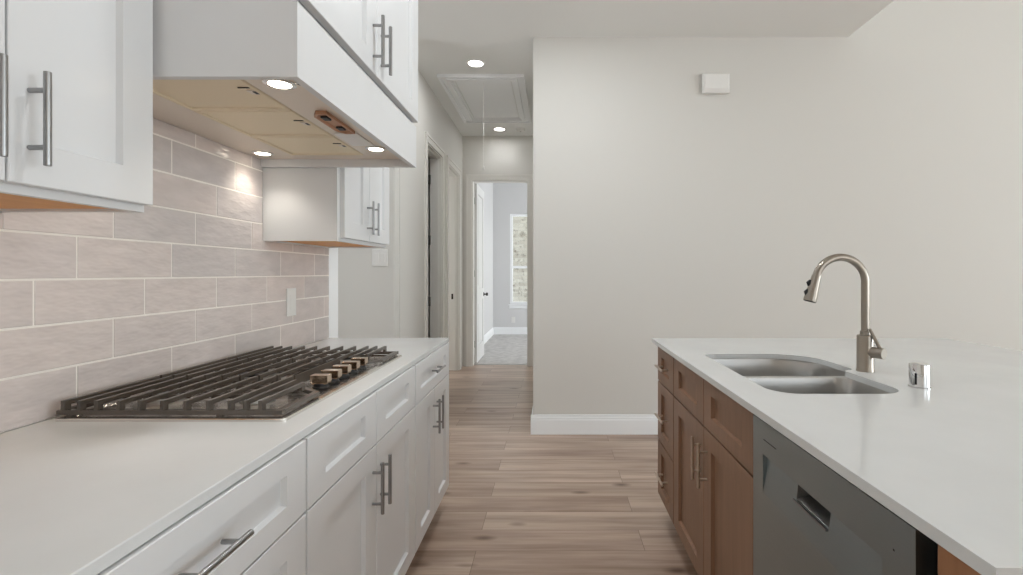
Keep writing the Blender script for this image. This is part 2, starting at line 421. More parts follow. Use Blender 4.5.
# door leaves
def leaf(name, plane, fixed0, fixed1, a0, a1, z0, z1, knob_at=None, knob_side=1):
    """plane 'x': leaf lies along y at x fixed0..fixed1; plane 'y': lies along x"""
    m = MB()
    def B(a, b, za, zb, ins=0.0):
        if plane == 'x': m.box(fixed0+ins, fixed1-ins, a, b, za, zb)
        else: m.box(a, b, fixed0+ins, fixed1-ins, za, zb)
    s_ = 0.115
    B(a0, a0+s_, z0, z1); B(a1-s_, a1, z0, z1)
    for za, zb in ((z0, z0+0.22), (z0+0.86, z0+1.02), (z1-0.13, z1)): B(a0+s_, a1-s_, za, zb)
    for za, zb in ((z0+0.22, z0+0.86), (z0+1.02, z1-0.13)):
        B(a0+s_, a1-s_, za, zb, 0.011)
        B(a0+s_+0.05, a1-s_-0.05, za+0.05, zb-0.05, 0.004)
    o = struct(name, m, M['door_paint'], 0.004)
    return o
d1 = leaf('door_1', 'y', 5.452, 5.487, -2.03, -1.367, 0.012, DZ-0.022)
h = MB()
for z in (0.28, 0.95, 1.62, 2.28): h.box(-1.38, -1.335, 5.448, 5.474, z-0.05, z+0.05)
obj('hinge', h, M['pull'], d1)
d2 = leaf('door_2', 'y', 5.822, 5.857, -2.02, -1.365, 0.012, DZ-0.022)
d3 = leaf('door_3', 'x', -1.082, -1.047, YEND+0.13, YEND+0.86, 0.016, zt-0.022)
k = MB()
for s_ in (1, -1):
    x0 = -1.047 if s_ > 0 else -1.082
    k.cyl((x0, YEND+0.795, 0.94), (x0+s_*0.008, YEND+0.795, 0.94), 0.032)
    k.cyl((x0, YEND+0.795, 0.94), (x0+s_*0.045, YEND+0.795, 0.94), 0.011)
    k.cyl((x0+s_*0.040, YEND+0.795, 0.94), (x0+s_*0.066, YEND+0.795, 0.94), 0.027, 0.022)
obj('doorknob', k, M['bronze'], d3, 0.002, True)
h = MB()
for z in (0.28, 1.25, 2.25): h.box(-1.092, -1.076, YEND+0.112, YEND+0.136, z-0.045, z+0.045)
obj('hinge', h, M['pull'], d3)

# bedroom window
m = MB(); f = 0.05
m.box(WX0, WX0+f, YB+0.02, YB+0.10, WZ0, WZ1); m.box(WX1-f, WX1, YB+0.02, YB+0.10, WZ0, WZ1)
m.box(WX0+f, WX1-f, YB+0.02, YB+0.10, WZ0, WZ0+f); m.box(WX0+f, WX1-f, YB+0.02, YB+0.10, WZ1-f, WZ1)
m.box(WX0+f, WX1-f, YB+0.03, YB+0.08, 1.35, 1.40)
win = struct('window_1', m, M['trim'], 0.003)
obj('pane', boxes((WX0+f, WX1-f, YB+0.055, YB+0.060, WZ0+f, 1.35), (WX0+f, WX1-f, YB+0.055, YB+0.060, 1.40, WZ1-f)), M['glass'], win)
obj('window_sill', boxes((WX0-0.03, WX1+0.03, YB-0.03, YB+0.03, WZ0-0.02, WZ0), (WX0-0.015, WX1+0.015, YB-0.012, YB, WZ0-0.085, WZ0-0.02)), M['trim'], win, 0.003)

# ------------------------------------------------------------------ tiled backsplash
TX = -1.210; ROW = 0.1095; TW = 0.317; G = 0.0035
t = MB()
YT0, YT1 = 0.30, 2.70
UB = 1.3985
def top_at(y): return 1.735 if 1.10 <= y <= 2.085 else UB-0.001
for r in range(8):
    z0 = 0.922+r*ROW; z1 = z0+ROW-G; z0 = 0.9155 if r == 0 else z0+0.0015
    off = 1.271+(r*0.1057) % TW
    ys = [off+i*TW for i in range(-5, 7)]
    for a, b in zip(ys, ys[1:]):
        cuts = [max(a+G/2, YT0), min(b-G/2, YT1)]
        if cuts[1]-cuts[0] < 0.004: continue
        # split where the wall cabinets end
        parts = [cuts]
        if z1 > UB:
            parts = []
            for lo, hi in ((YT0, 1.10), (1.10, 2.085), (2.085, YT1)):
                p, q = max(cuts[0], lo), min(cuts[1], hi)
                if q-p > 0.003: parts.append([p, q])
        mi = random.randrange(3)
        for p, q in parts:
            zz = min(z1, top_at((p+q)/2))
            if zz-z0 < 0.004: continue
            t.box(-1.219, TX+random.uniform(-0.0006, 0.0004), p, q, z0, zz, mi)
sp_ = tag(obj('tile_backsplash', t, TILES, None, 0.0016, loc=(TX, 1.5, 0.9155)), 'grey glazed tile backsplash with white grout on the wall behind the cooktop', 'backsplash')
g_ = MB(); g_.box(XL+0.0006, TX-0.0010, YT0, 1.10, 0.9145, UB-0.001); g_.box(XL+0.0006, TX-0.0010, 1.10, 2.085, 0.9145, 1.735); g_.box(XL+0.0006, TX-0.0010, 2.085, YT1, 0.9145, UB-0.001)
obj('grout', g_, M['grout'], sp_)

struct('trim_4', boxes((XL, -1.208, 2.7005, 2.812, 0.0, CEIL)), M['trim'], 0.001)

# ------------------------------------------------------------------ cabinet builders
def shaker(y0, y1, z0, z1, xf, s, th=0.022, st=0.08, rl=0.06, rec=0.012):
    """slab with a recessed centre panel, front face at x=xf looking along s (+1/-1)"""
    m = MB(); bm = m.bm
    def V(y, z, d): return bm.verts.new((xf-s*d, y, z))
    def loop(i, j, d): return [V(y0+i, z0+j, d), V(y1-i, z0+j, d), V(y1-i, z1-j, d), V(y0+i, z1-j, d)]
    c = 0.0015
    B = loop(0, 0, th); O = loop(0, 0, c); F = loop(c, c, 0); I = loop(st, rl, 0); R = loop(st+0.004, rl+0.004, rec)
    for P_, Q_ in ((B, O), (O, F), (F, I), (I, R)):
        for i in range(4):
            j = (i+1) % 4; bm.faces.new((P_[i], P_[j], Q_[j], Q_[i]))
    bm.faces.new(R); bm.faces.new(B[::-1])
    return m
def pull(xf, s, y, z, axis, length=0.158, sp=0.096, r=0.0055, off=0.031):
    m = MB(); xb = xf+s*off
    if axis == 'z':
        m.cyl((xb, y, z-length/2), (xb, y, z+length/2), r, n=14)
        for d in (-sp/2, sp/2): m.cyl((xf, y, z+d), (xb, y, z+d), r*0.82, n=12)
    else:
        m.cyl((xb, y-length/2, z), (xb, y+length/2, z), r, n=14)
        for d in (-sp/2, sp/2): m.cyl((xf, y+d, z), (xb, y+d, z), r*0.82, n=12)
    return m
GAP = 0.0020
UNIT_ENDS = (1.128, 2.017, 2.018, 2.251, 2.25, 1.354)
def carcass(y0, y1, xf, xb, z0, z1, toe=None, s=1, open_top=False):
    m = MB(); lo, hi = min(xf, xb), max(xf, xb); t_ = 0.018
    if not open_top: m.box(lo, hi, y0, y1, z0, z1)
    else:
        m.box(lo, hi, y0, y0+t_, z0, z1); m.box(lo, hi, y1-t_, y1, z0, z1); m.box(lo, hi, y0+t_, y1-t_, z0, z0+t_)
        m.box(xb-t_ if xb > xf else xb, xb if xb > xf else xb+t_, y0+t_, y1-t_, z0+t_, z1)
        m.box(xf if xb > xf else xf-t_, xf+t_ if xb > xf else xf, y0+t_, y1-t_, z0+t_, z0+0.56)
        m.box(xf if xb > xf else xf-t_, xf+t_ if xb > xf else xf, y0+t_, y1-t_, z1-0.02, z1)
    if toe: m.box(min(toe, xb), max(toe, xb), y0, y1, 0, z0)
    return m

# ---- left run of base cabinets
LX = -0.555; LBACK = -1.205; CB = LX-0.0225; TOP = 0.893; DRZ = 0.727
BG = 'white shaker base cabinets along the backsplash'
def front(root, kind, y0, y1, z0, z1, xf, s, mat, pullmat=None, pos=None, axis='z', st=0.08, rl=0.06):
    ga = 0.0042 if round(y0, 3) in UNIT_ENDS else GAP; gb = 0.0042 if round(y1, 3) in UNIT_ENDS else GAP
    d = obj(kind, shaker(y0+ga, y1-gb, z0, z1, xf, s, st=st, rl=rl), mat, root)
    if pos: obj('handle', pull(xf, s, pos[0], pos[1], axis), pullmat, d, 0.0008, True)
    return d
# drawer unit nearest the camera
c = thing('base_cabinet', 'white shaker drawer cabinet nearest the camera with one long bar handle showing', 'cabinet', (-0.88, 0.79, 0), BG)
obj('body', carcass(0.45, 1.127, CB, LBACK, 0.118, TOP, -0.64), M['cab'], c)
front(c, 'drawer', 0.45, 1.128, DRZ+0.002, 0.8905, LX, 1, M['cab'], M['pull'], (0.79, 0.815), 'y', rl=0.048)
front(c, 'drawer', 0.45, 1.128, 0.432, DRZ-0.002, LX, 1, M['cab'], M['pull'], (0.79, 0.58), 'y')
front(c, 'drawer', 0.45, 1.128, 0.130, 0.428, LX, 1, M['cab'], M['pull'], (0.79, 0.28), 'y')
# cooktop unit
c = thing('base_cabinet', 'white shaker base cabinet below the cooktop with two false fronts and two doors', 'cabinet', (-0.88, 1.57, 0), BG)
obj('body', carcass(1.128, 2.017, CB, LBACK, 0.118, TOP, -0.64), M['cab'], c)
front(c, 'drawer_front', 1.128, 1.5725, DRZ+0.002, 0.8905, LX, 1, M['cab'], rl=0.048, st=0.09)
front(c, 'drawer_front', 1.5725, 2.017, DRZ+0.002, 0.8905, LX, 1, M['cab'], rl=0.048, st=0.09)
front(c, 'door', 1.128, 1.5725, 0.130, DRZ-0.002, LX, 1, M['cab'], M['pull'], (1.538, 0.602), st=0.09)
front(c, 'door', 1.5725, 2.017, 0.130, DRZ-0.002, LX, 1, M['cab'], M['pull'], (1.607, 0.602), st=0.09)
# end unit
c = thing('base_cabinet', 'white shaker base cabinet at the far counter end, one drawer over two doors', 'cabinet', (-0.88, 2.34, 0), BG)
obj('body', carcass(2.018, 2.672, CB, LBACK, 0.118, TOP, -0.64), M['cab'], c)
front(c, 'drawer', 2.018, 2.672, DRZ+0.002, 0.8905, LX, 1, M['cab'], M['pull'], (2.345, 0.815), 'y', rl=0.048)
front(c, 'door', 2.018, 2.345, 0.130, DRZ-0.002, LX, 1, M['cab'], M['pull'], (2.311, 0.602))
front(c, 'door', 2.345, 2.672, 0.130, DRZ-0.002, LX, 1, M['cab'], M['pull'], (2.385, 0.602))

ct = MB(); ct.box(-1.209, -0.561, 0.45, 2.70, 0.8935, 0.914)
tag(obj('countertop', ct, M['quartz'], None, 0.002, loc=(-0.88, 1.57, 0.8935)), 'white quartz countertop on the white cabinets, cooktop set on it', 'countertop')

# ---- island
IX = 0.543; IBACK = 1.145; ICB = IX+0.0225
IG = 'brown stained cabinets in the island'
c = thing('base_cabinet', 'brown stained cabinet of three drawers at the far end of the island', 'cabinet', (0.85, 2.42, 0), IG)
obj('body', carcass(2.251, 2.592, ICB, IBACK, 0.118, TOP, 0.63), M['stain'], c)
for z0, z1 in ((0.713, 0.8905), (0.412, 0.707), (0.130, 0.406)):
    front(c, 'drawer', 2.251, 2.592, z0, z1, IX, -1, M['stain'], M['pull_nickel'], (2.42, (z0+z1)/2), 'y', rl=0.05)
c = thing('base_cabinet', 'brown stained sink cabinet with two doors and two false drawer fronts beside dishwasher', 'cabinet', (0.85, 1.80, 0), IG)
obj('body', carcass(1.354, 2.250, ICB, IBACK, 0.118, TOP, 0.63, open_top=True), M['stain'], c)
front(c, 'drawer_front', 1.354, 1.802, 0.713, 0.8905, IX, -1, M['stain'], rl=0.05)
front(c, 'drawer_front', 1.802, 2.250, 0.713, 0.8905, IX, -1, M['stain'], rl=0.05)
front(c, 'door', 1.354, 1.802, 0.130, 0.707, IX, -1, M['stain'], M['pull_nickel'], (1.762, 0.585))
front(c, 'door', 1.802, 2.250, 0.130, 0.707, IX, -1, M['stain'], M['pull_nickel'], (1.838, 0.585))
ep = MB(); ep.box(0.548, 1.75, 0.61, 0.713, 0.0, TOP)
tag(obj('island_end_panel', ep, M['stain_side'], None, 0.002, loc=(1.1, 0.655, 0)), 'light brown wood end panel right of the dishwasher under the island counter', 'panel')

# dishwasher
dw = thing('dishwasher', 'stainless steel dishwasher with recessed pocket handle built into the island', 'dishwasher', (0.85, 1.05, 0))
obj('tub', boxes((0.585, 1.13, 0.748, 1.350, 0.10, 0.880), (0.62, 1.10, 0.76, 1.34, 0.0, 0.10)), M['black'], dw)
DX = 0.541
d = MB(); bm = d.bm
Y = [0.746, 0.822, 0.993, 1.125, 1.289, 1.351]; Z = [0.120, 0.700, 0.757, 0.792, 0.798, 0.882]
def dep(y, z, inb):
    if not inb: return 0.0
    return 0.012*max(0, (z-0.700)/(0.798-0.700))
for i in range(5):
    for j in range(5):
        if i == 2 and j == 2: continue
        inb = 1 <= i <= 3 and 1 <= j <= 3
        q = [(DX+dep(y, z, inb), y, z) for y, z in ((Y[i], Z[j]), (Y[i+1], Z[j]), (Y[i+1], Z[j+1]), (Y[i], Z[j+1]))]
        d.quad(*q)
d.quad((DX, Y[1], Z[4]), (DX, Y[4], Z[4]), (DX+0.012, Y[4], Z[4]), (DX+0.012, Y[1], Z[4]))
for y in (Y[1], Y[4]):
    bm.faces.new([bm.verts.new(p) for p in ((DX, y, Z[1]), (DX, y, Z[4]), (DX+0.012, y, Z[4]))])
# side, top and bottom edges
xb = 0.583
for p, q in (((Y[0], Z[0]), (Y[0], Z[5])), ((Y[5], Z[0]), (Y[5], Z[5])), ((Y[0], Z[0]), (Y[5], Z[0])), ((Y[0], Z[5]), (Y[5], Z[5]))):
    d.quad((DX, *p), (DX, *q), (xb, *q), (xb, *p))
d.quad((xb, Y[0], Z[0]), (xb, Y[5], Z[0]), (xb, Y[5], Z[5]), (xb, Y[0], Z[5]))
bmesh.ops.remove_doubles(bm, verts=bm.verts, dist=0.0001)
dd = obj('door', d, M['dish'], dw)
pk = MB(); x0, x1 = DX+0.0035, DX+0.036
ya, yb, za, zb = Y[2], Y[3], Z[2], Z[3]
fr = [(DX+dep(0, za, 1), ya, za), (DX+dep(0, za, 1), yb, za), (DX+dep(0, zb, 1), yb, zb), (DX+dep(0, zb, 1), ya, zb)]
bk = [(x1, ya+0.004, za+0.012), (x1, yb-0.004, za+0.012), (x1, yb-0.004, zb+0.012), (x1, ya+0.004, zb+0.012)]
for i in range(4):
    j = (i+1) % 4; pk.quad(fr[i], fr[j], bk[j], bk[i])
pk.quad(*bk)
pk.box(DX-0.0015, DX+0.004, ya-0.003, yb+0.003, za-0.004, za)
obj('pocket_handle', pk, M['pocket'], dd)
obj('vent_slot', boxes((DX-0.0006, DX+0.002, 1.212, 1.284, 0.8365, 0.8385)), M['black'], dd)
obj('indicator_light', boxes((DX-0.0006, DX+0.002, 0.792, 0.795, 0.824, 0.827)), M['black'], dd)
obj('gap_shade', boxes((0.572, 0.60, 0.7135, 0.7445, 0.02, 0.885)), M['black'], dw)  # black strip put into the open gap in place of its shade

# island countertop with the sink cut-out
cut = round_poly([(0.645, 1.450, 0.085), (1.043, 1.450, 0.085), (1.043, 1.792, 0.02), (1.092, 1.815, 0.03), (1.092, 2.165, 0.17), (0.645, 2.165, 0.06)], 10)
it = MB(); it.slab([(0.528, 0.596), (2.10, 0.596), (2.10, 2.675), (0.528, 2.675)], 0.8935, 0.914, [cut])
tag(obj('countertop', it, M['quartz'], None, 0.002, loc=(1.3, 1.6, 0.8935)), 'white quartz island countertop with a double sink cut into it', 'countertop')

sk = thing('sink', 'stainless undermount double bowl sink in the island counter', 'sink', (0.86, 1.80, 0.70))
b_near = (0.637, 1.051, 1.442, 1.778, (0.09, 0.09, 0.06, 0.06)); b_far = (0.637, 1.100, 1.803, 2.173, (0.06, 0.06, 0.17, 0.07))
ZR = 0.8925
rm = MB(); rm.slab(rrect(0.615, 1.12, 1.42, 2.20, 0.05), ZR-0.0015, ZR, [rrect(*b_near), rrect(*b_far)])
obj('rim', rm, M['sink'], sk)
for bb in (b_near, b_far):
    x0, x1, y0, y1, rr = bb; m = MB(); lps = []
    for ins, z in ((0, ZR), (0.002, ZR-0.006), (0.006, ZR-0.06), (0.012, ZR-0.155), (0.022, ZR-0.178), (0.045, ZR-0.19)):
        lps.append([(p[0], p[1], z) for p in rrect(x0+ins, x1-ins, y0+ins, y1-ins, [max(0.02, r-ins*0.6) for r in rr])])
    m.loft(lps)
    bo = obj('bowl', m, M['sink'], sk, 0, True, angle=60)
    cx, cy = (x0+x1)/2, (y0+y1)/2
    dr = MB(); dr.lathe((cx, cy, ZR-0.1898), [(0.045, 0), (0.043, 0.003), (0.034, 0.003), (0.030, 0.0012), (0.006, 0.0012), (0.006, 0.006)])
    obj('drain', dr, M['chrome'], bo, 0, True)

# faucet
FX, FY = 1.116, 1.787; CT = 0.914
fa = thing('faucet', 'brushed nickel gooseneck pull-down faucet standing behind the sink', 'faucet', (FX, FY, CT))
m = MB(); m.lathe((FX, FY, CT), [(0.029, 0), (0.029, 0.004), (0.0272, 0.007), (0.0272, 0.124), (0.026, 0.128), (0.017, 0.130), (0.017, 0.142), (0.0145, 0.144)], 32)
obj('base', m, M['nickel'], fa, 0, True)
R_ = 0.0885; ZC = 1.232
pts = [(FX, FY, CT+0.135), (FX, FY, 1.14)]
for i in range(0, 25):
    a = math.radians(165*i/24); pts.append((FX-R_+R_*math.cos(a), FY, ZC+R_*math.sin(a)))
m = MB(); m.tube(pts, 0.0135, 20)
obj('spout', m, M['nickel'], fa, 0, True)
pe = Vector(pts[-1]); td = Vector((-math.sin(math.radians(165)), 0, math.cos(math.radians(165))))
m = MB(); m.tube([pe-td*0.002, pe+td*0.006, pe+td*0.02, pe+td*0.075, pe+td*0.094], [0.0145, 0.0165, 0.017, 0.0215, 0.022], 24)
hd = obj('spray_head', m, M['nickel'], fa, 0, True)
m = MB(); m.tube([pe+td*0.094, pe+td*0.0965], [0.0205, 0.0195], 24)
obj('nozzle', m, M['black'], hd, 0, True)
nrm = Vector((td.z, 0, -td.x)); nrm = nrm if nrm.x < 0 else -nrm
m = MB()
for a in (0.022, 0.056):
    p = pe+td*a+nrm*0.0165
    m.tube([p, p+td*0.010+nrm*0.005, p+td*0.020], [0.005, 0.008, 0.005], 12)
obj('spray_button', m, M['black'], hd, 0, True)
m = MB()
bz = CT+0.071; e = Vector((FX+0.031, FY-0.056, bz-0.001)); st_ = Vector((FX+0.004, FY-0.008, bz))
m.cyl(st_, e, 0.0195, n=24)
lv = obj('handle', m, M['nickel'], fa, 0.0015, True)
m = MB(); m.tube([(FX+0.024, FY-0.044, bz+0.016), (FX+0.003, FY-0.020, CT+0.153)], [0.0062, 0.0052], 12)
obj('lever', m, M['nickel'], lv, 0, True)

# air gap
AX, AY = 1.125, 1.535
ag = thing('air_gap', 'short chrome air gap cap right of the faucet on the island counter', 'air gap', (AX, AY, CT))
m = MB(); m.lathe((AX, AY, CT), [(0.0275, 0), (0.0275, 0.066), (0.0265, 0.071), (0.022, 0.0735)], 32)
obj('cap', m, M['chrome'], ag, 0, True)
m = MB(); m.lathe((AX, AY, CT), [(0.030, 0), (0.030, 0.003), (0.028, 0.004)], 32)
obj('base_ring', m, M['chrome'], ag, 0, True)
a_ = math.radians(215)
m = MB(); px, py = AX+0.0268*math.cos(a_), AY+0.0268*math.sin(a_)
m.cyl((px, py, CT+0.012), (px, py, CT+0.046), 0.0032, n=10)
obj('vent_slot', m, M['black'], ag, 0, True)

# ------------------------------------------------------------------ wall cabinets
UX = -0.880; UF = -0.902; UBK = -1.2215; UT = 2.50
def upper(label, y0, y1, doors, handles, door_top=None):
    c = thing('wall_cabinet', label, 'cabinet', ((UF+UBK)/2, (y0+y1)/2, UB), 'white shaker wall cabinets')
    m = MB(); t_ = 0.018
    m.box(UBK, UF, y0, y1, UB+0.012, UT)
    m.box(UF-t_, UF, y0, y1, UB, UB+0.012)
    m.box(UBK, UF-t_, y0, y0+t_, UB, UB+0.012); m.box(UBK, UF-t_, y1-t_, y1, UB, UB+0.012); m.box(UBK, UBK+t_, y0+t_, y1-t_, UB, UB+0.012)
    obj('body', m, M['cab'], c)
    obj('bottom_panel', boxes((UBK+t_, UF-t_, y0+t_, y1-t_, UB+0.006, UB+0.0118)), M['ply'], c)
    for (a, b), hy in zip(doors, handles):
        front(c, 'door', a, b, UB+0.015, UT-0.02, UX, 1, M['cab'], M['pull'], (hy, 1.524), st=0.077, rl=0.072)
upper('white shaker wall cabinet nearest the camera, left of the range hood', 0.512, 1.103, ((0.512, 0.806), (0.806, 1.103)), (0.772, 0.840))
upper('white shaker wall cabinet beyond the range hood, above the outlet', 2.090, 2.694, ((2.112, 2.40), (2.40, 2.692)), (2.367, 2.436))

# hood cabinet
HBK = -1.2085
HX = -0.570; H0, H1 = 1.115, 2.085; HB = 1.703; HLZ = 1.734
hc = thing('hood_cabinet', 'white wooden cabinet enclosing the range hood, with two doors above a plain valance', 'cabinet', (-0.9, 1.59, HB))
m = MB()
for a, b in ((H0, H0+0.018), (H1-0.018, H1)):
    m.box(HBK, HX, a, b, HB, 1.872); m.box(HBK, HX-0.012, a, b, 1.872, 2.5)
m.box(HBK, HX-0.02, H0+0.018, H1-0.018, 2.0, 2.5); m.box(HX-0.04, HX-0.0198, H0+0.018, H1-0.018, 1.76, 2.0)
obj('body', m, M['cab'], hc)
m = MB(); m.box(HX-0.0198, HX, H0+0.0181, H1-0.0181, HB, 1.872)
obj('valance', m, M['cab'], hc)
HDX = HX+0.010
for a, b, hy in ((H0-0.002, 1.592, 1.556), (1.592, H1-0.006, 1.628)):
    front(hc, 'door', a, b, 1.889, 2.48, HDX, 1, M['cab'], M['pull'], (hy, 1.987), st=0.088, rl=0.062)

# hood insert
rh = thing('range_hood', 'stainless range hood insert with three filters under the hood cabinet', 'range hood', (-0.9, 1.59, HLZ))
FX0, FX1 = -1.045, -0.752; FY0, FY1 = 1.170, 1.995
m = MB()
zl, zh = HLZ, HLZ+0.02
m.box(-1.2085, FX0, H0+0.0185, H1-0.0185, zl, zh); m.box(FX1, HX-0.0405, H0+0.0185, H1-0.0185, zl, zh)
m.box(FX0, FX1, H0+0.0185, FY0, zl, zh); m.box(FX0, FX1, FY1, H1-0.0185, zl, zh); m.box(FX0, FX1, FY0, FY1, zl+0.014, zh)
obj('liner', m, M['hoodsteel'], rh, 0.001)
fw = (FY1-FY0)/3
for i in range(3):
    a, b = FY0+i*fw+0.003, FY0+(i+1)*fw-0.003
    m = MB(); lps = []
    def ring(ins, z): return [(FX0+0.003+ins, a+ins, z), (FX1-0.003-ins, a+ins, z), (FX1-0.003-ins, b-ins, z), (FX0+0.003+ins, b-ins, z)]
    m.loft([ring(0, zl+0.013), ring(0, zl+0.001), ring(0.003, zl-0.002), ring(0.011, zl-0.002), ring(0.013, zl+0.003)], True, True)
    fl = obj('filter', m, M['filter'], rh)
    lm = MB(); xc = FX1-0.020; yc = a+0.130
    lm.box(xc-0.020, xc+0.014, yc-0.014, yc+0.014, zl+0.0005, zl+0.0025)
    lt = obj('latch', lm, M['hoodsteel'], fl, 0.0008)
    lm = MB(); lm.box(xc-0.006, xc+0.007, yc-0.009, yc+0.009, zl-0.0006, zl+0.0012)
    obj('latch_slot', lm, M['black'], fl)
    lm = MB(); lm.box(xc-0.030, xc+0.014, yc-0.032, yc-0.0308, zl+0.0005, zl+0.0032)
    obj('seam', lm, M['black'], fl)
HL = [(-0.675, 1.235), (-0.668, 1.885), (-1.135, 1.955), (-1.135, 1.235)]
for x, y in HL:
    m = MB(); m.lathe((x, y, zl-0.004), [(0.036, 0.0), (0.038, 0.001), (0.038, 0.004)], 28)
    r_ = obj('lamp_ring', m, M['chrome'], rh, 0, True)
    m = MB(); m.lathe((x, y, zl-0.0075), [(0.020, 0.002), (0.026, 0.0025), (0.027, 0.0034)], 28)
    obj('lamp_lens', m, M['lamp_warm'], r_, 0, True)
    l = bpy.data.lights.new('hood_lamp', 'SPOT'); l.energy = 2.5; l.color = (1, 0.91, 0.80); l.spot_size = math.radians(118); l.spot_blend = 0.7; l.shadow_soft_size = 0.03
    lo = bpy.data.objects.new('hood_lamp', l); COL.objects.link(lo); lo.parent = rh; lo.location = Vector((x, y, zl-0.016))-Vector(rh.location)
for x, y in HL[:2]:
    m = MB(); m.cyl((x+0.052, y-0.004, zl-0.005), (x+0.052, y-0.004, zl), 0.010, n=16)
    sc_ = obj('knurled_screw', m, M['steel'], rh, 0.001, True)
    m = MB(); m.cyl((x+0.052, y-0.004, zl-0.0056), (x+0.052, y-0.004, zl-0.004), 0.0055, n=14)
    obj('screw_hole', m, M['black'], sc_, 0, True)
# control tray
m = MB()
ya, yb, xa, xb_ = 1.445, 1.655, -0.705, -0.655
def hexring(ins, z): return [(xa+ins, ya+0.03+ins, z), (xa+0.018+ins, ya+ins, z), (xb_-ins, ya+ins, z), (xb_-ins, yb-ins, z), (xa+0.018+ins, yb-ins, z), (xa+ins, yb-0.03-ins, z)]
m.loft([hexring(0, zl), hexring(0.0, zl-0.010), hexring(0.004, zl-0.010), hexring(0.008, zl-0.003)], True, True)
ctl = obj('control_panel', m, M['copper'], rh)
for y0 in (1.485, 1.590):
    obj('switch', boxes((xa+0.014, xb_-0.016, y0, y0+0.030, zl-0.009, zl-0.003)), M['black'], ctl, 0.001)
# this cover_plate only imitates a white reflection on the liner
m = MB(); m.box(-0.735, -0.655, 1.675, 1.835, zl-0.004, zl)
obj('cover_plate', m, M['plastic'], rh, 0.0015)

# ------------------------------------------------------------------ gas cooktop
CX0, CX1, CY0, CY1 = -1.181, -0.632, 1.178, 2.105
ck = thing('cooktop', 'stainless five-burner gas cooktop with black iron grates on the white counter', 'cooktop', (-0.9, 1.64, CT))
m = MB()
def rr3(ins, z, r): return [(p[0], p[1], z) for p in rrect(CX0+ins, CX1-ins, CY0+ins, CY1-ins, r, 4)]
m.loft([rr3(0, CT, 0.012), rr3(0, CT+0.005, 0.012), rr3(0.002, CT+0.007, 0.011), rr3(0.016, CT+0.008, 0.01), rr3(0.024, CT+0.003, 0.01)], True, True)
obj('pan', m, M['steel'], ck)
bars_all = [-1.172, -1.134, -1.093, -1.040, -0.989, -0.9355, -0.8796, -0.8256, -0.774]
bars_out = [-0.737, -0.700]
GZ0, GZ1 = 0.926, 0.9595
def grate(y0, y1, yf0, yf1, mid=False):
    """cast grate between y0 and y1; the part in front of the knobs keeps to yf0..yf1"""
    m = MB(); hw = 0.0042; ft = 0.015
    xs = bars_all+([] if mid else bars_out)
    xa, xk, xf = -1.186, -0.768, -0.646
    def rail(x, ya, yb, w2):
        m.box(x-w2, x+w2, ya+0.002, yb-0.002, GZ1-0.012, GZ1)
        m.box(x-w2, x+w2, ya+0.002, ya+0.020, GZ0+0.010, GZ1-0.011)
        m.box(x-w2, x+w2, yb-0.020, yb-0.002, GZ0+0.010, GZ1-0.011)
    m.box(xa, xk if mid else (xf if yf0 == y0 else xk), y0, y0+ft, GZ0, GZ0+0.011)
    m.box(xa, xk if mid else (xf if yf1 == y1 else xk), y1-ft, y1, GZ0, GZ0+0.011)
    m.box(xa, xa+ft, y0+ft, y1-ft, GZ0, GZ0+0.011)
    for i, x in enumerate(xs):
        if x > xk: ya, yb = (y0, yf1+(0.05 if x < -0.72 else 0.02)) if yf0 == y0 else (yf0-(0.05 if x < -0.72 else 0.02), y1)
        else: ya, yb = y0, y1
        rail(x, ya, yb, hw*(1.2 if i in (0, len(xs)-1) else 1))
    if mid:
        m.box(xk-0.012, xk, y0, y1, GZ0, GZ1)
    else:
        m.box(xf-0.018, xf, (yf0+ft if yf0 == y0 else yf0), (yf1-ft if yf1 == y1 else yf1), GZ0, GZ0+0.011)
        # slanted end rail running back from the front bar towards the knobs
        ye, yi = (yf1, y1) if yf0 == y0 else (yf0, y0); sg = 1 if yf0 == y0 else -1
        P4 = [(xf, ye), (xf-0.018, ye-sg*0.004), (xk-0.012, yi-sg*0.016), (xk, yi)]
        lo = [m.bm.verts.new((p[0], p[1], GZ0)) for p in P4]; hi = [m.bm.verts.new((p[0], p[1], GZ0+0.011)) for p in P4]
        m.bm.faces.new(lo[::-1]); m.bm.faces.new(hi)
        for i in range(4):
            j = (i+1) % 4; m.bm.faces.new((lo[i], lo[j], hi[j], hi[i]))
    L_ = y1-y0
    for f in ((0.5,) if mid else (0.33, 0.67)):
        y = y0+L_*f
        for xa2, xb2 in ((xs[0], xs[2]), (xs[3], xs[5]), (xs[6], xs[8])):
            m.box(xa2, xb2, y-0.0035, y+0.0035, GZ1-0.018, GZ1-0.008)
    for x in (xa+0.03, xk-0.03):
        for y in (y0+0.008, y1-0.008): m.box(x-0.007, x+0.007, y-0.006, y+0.006, CT+0.0032, GZ0)
    return m
obj('grate', grate(1.192, 1.488, 1.192, 1.385), M['iron'], ck, 0.0012)
obj('grate', grate(1.492, 1.788, 1.492, 1.788, True), M['iron'], ck, 0.0012)
obj('grate', grate(1.792, 2.092, 1.895, 2.092), M['iron'], ck, 0.0012)
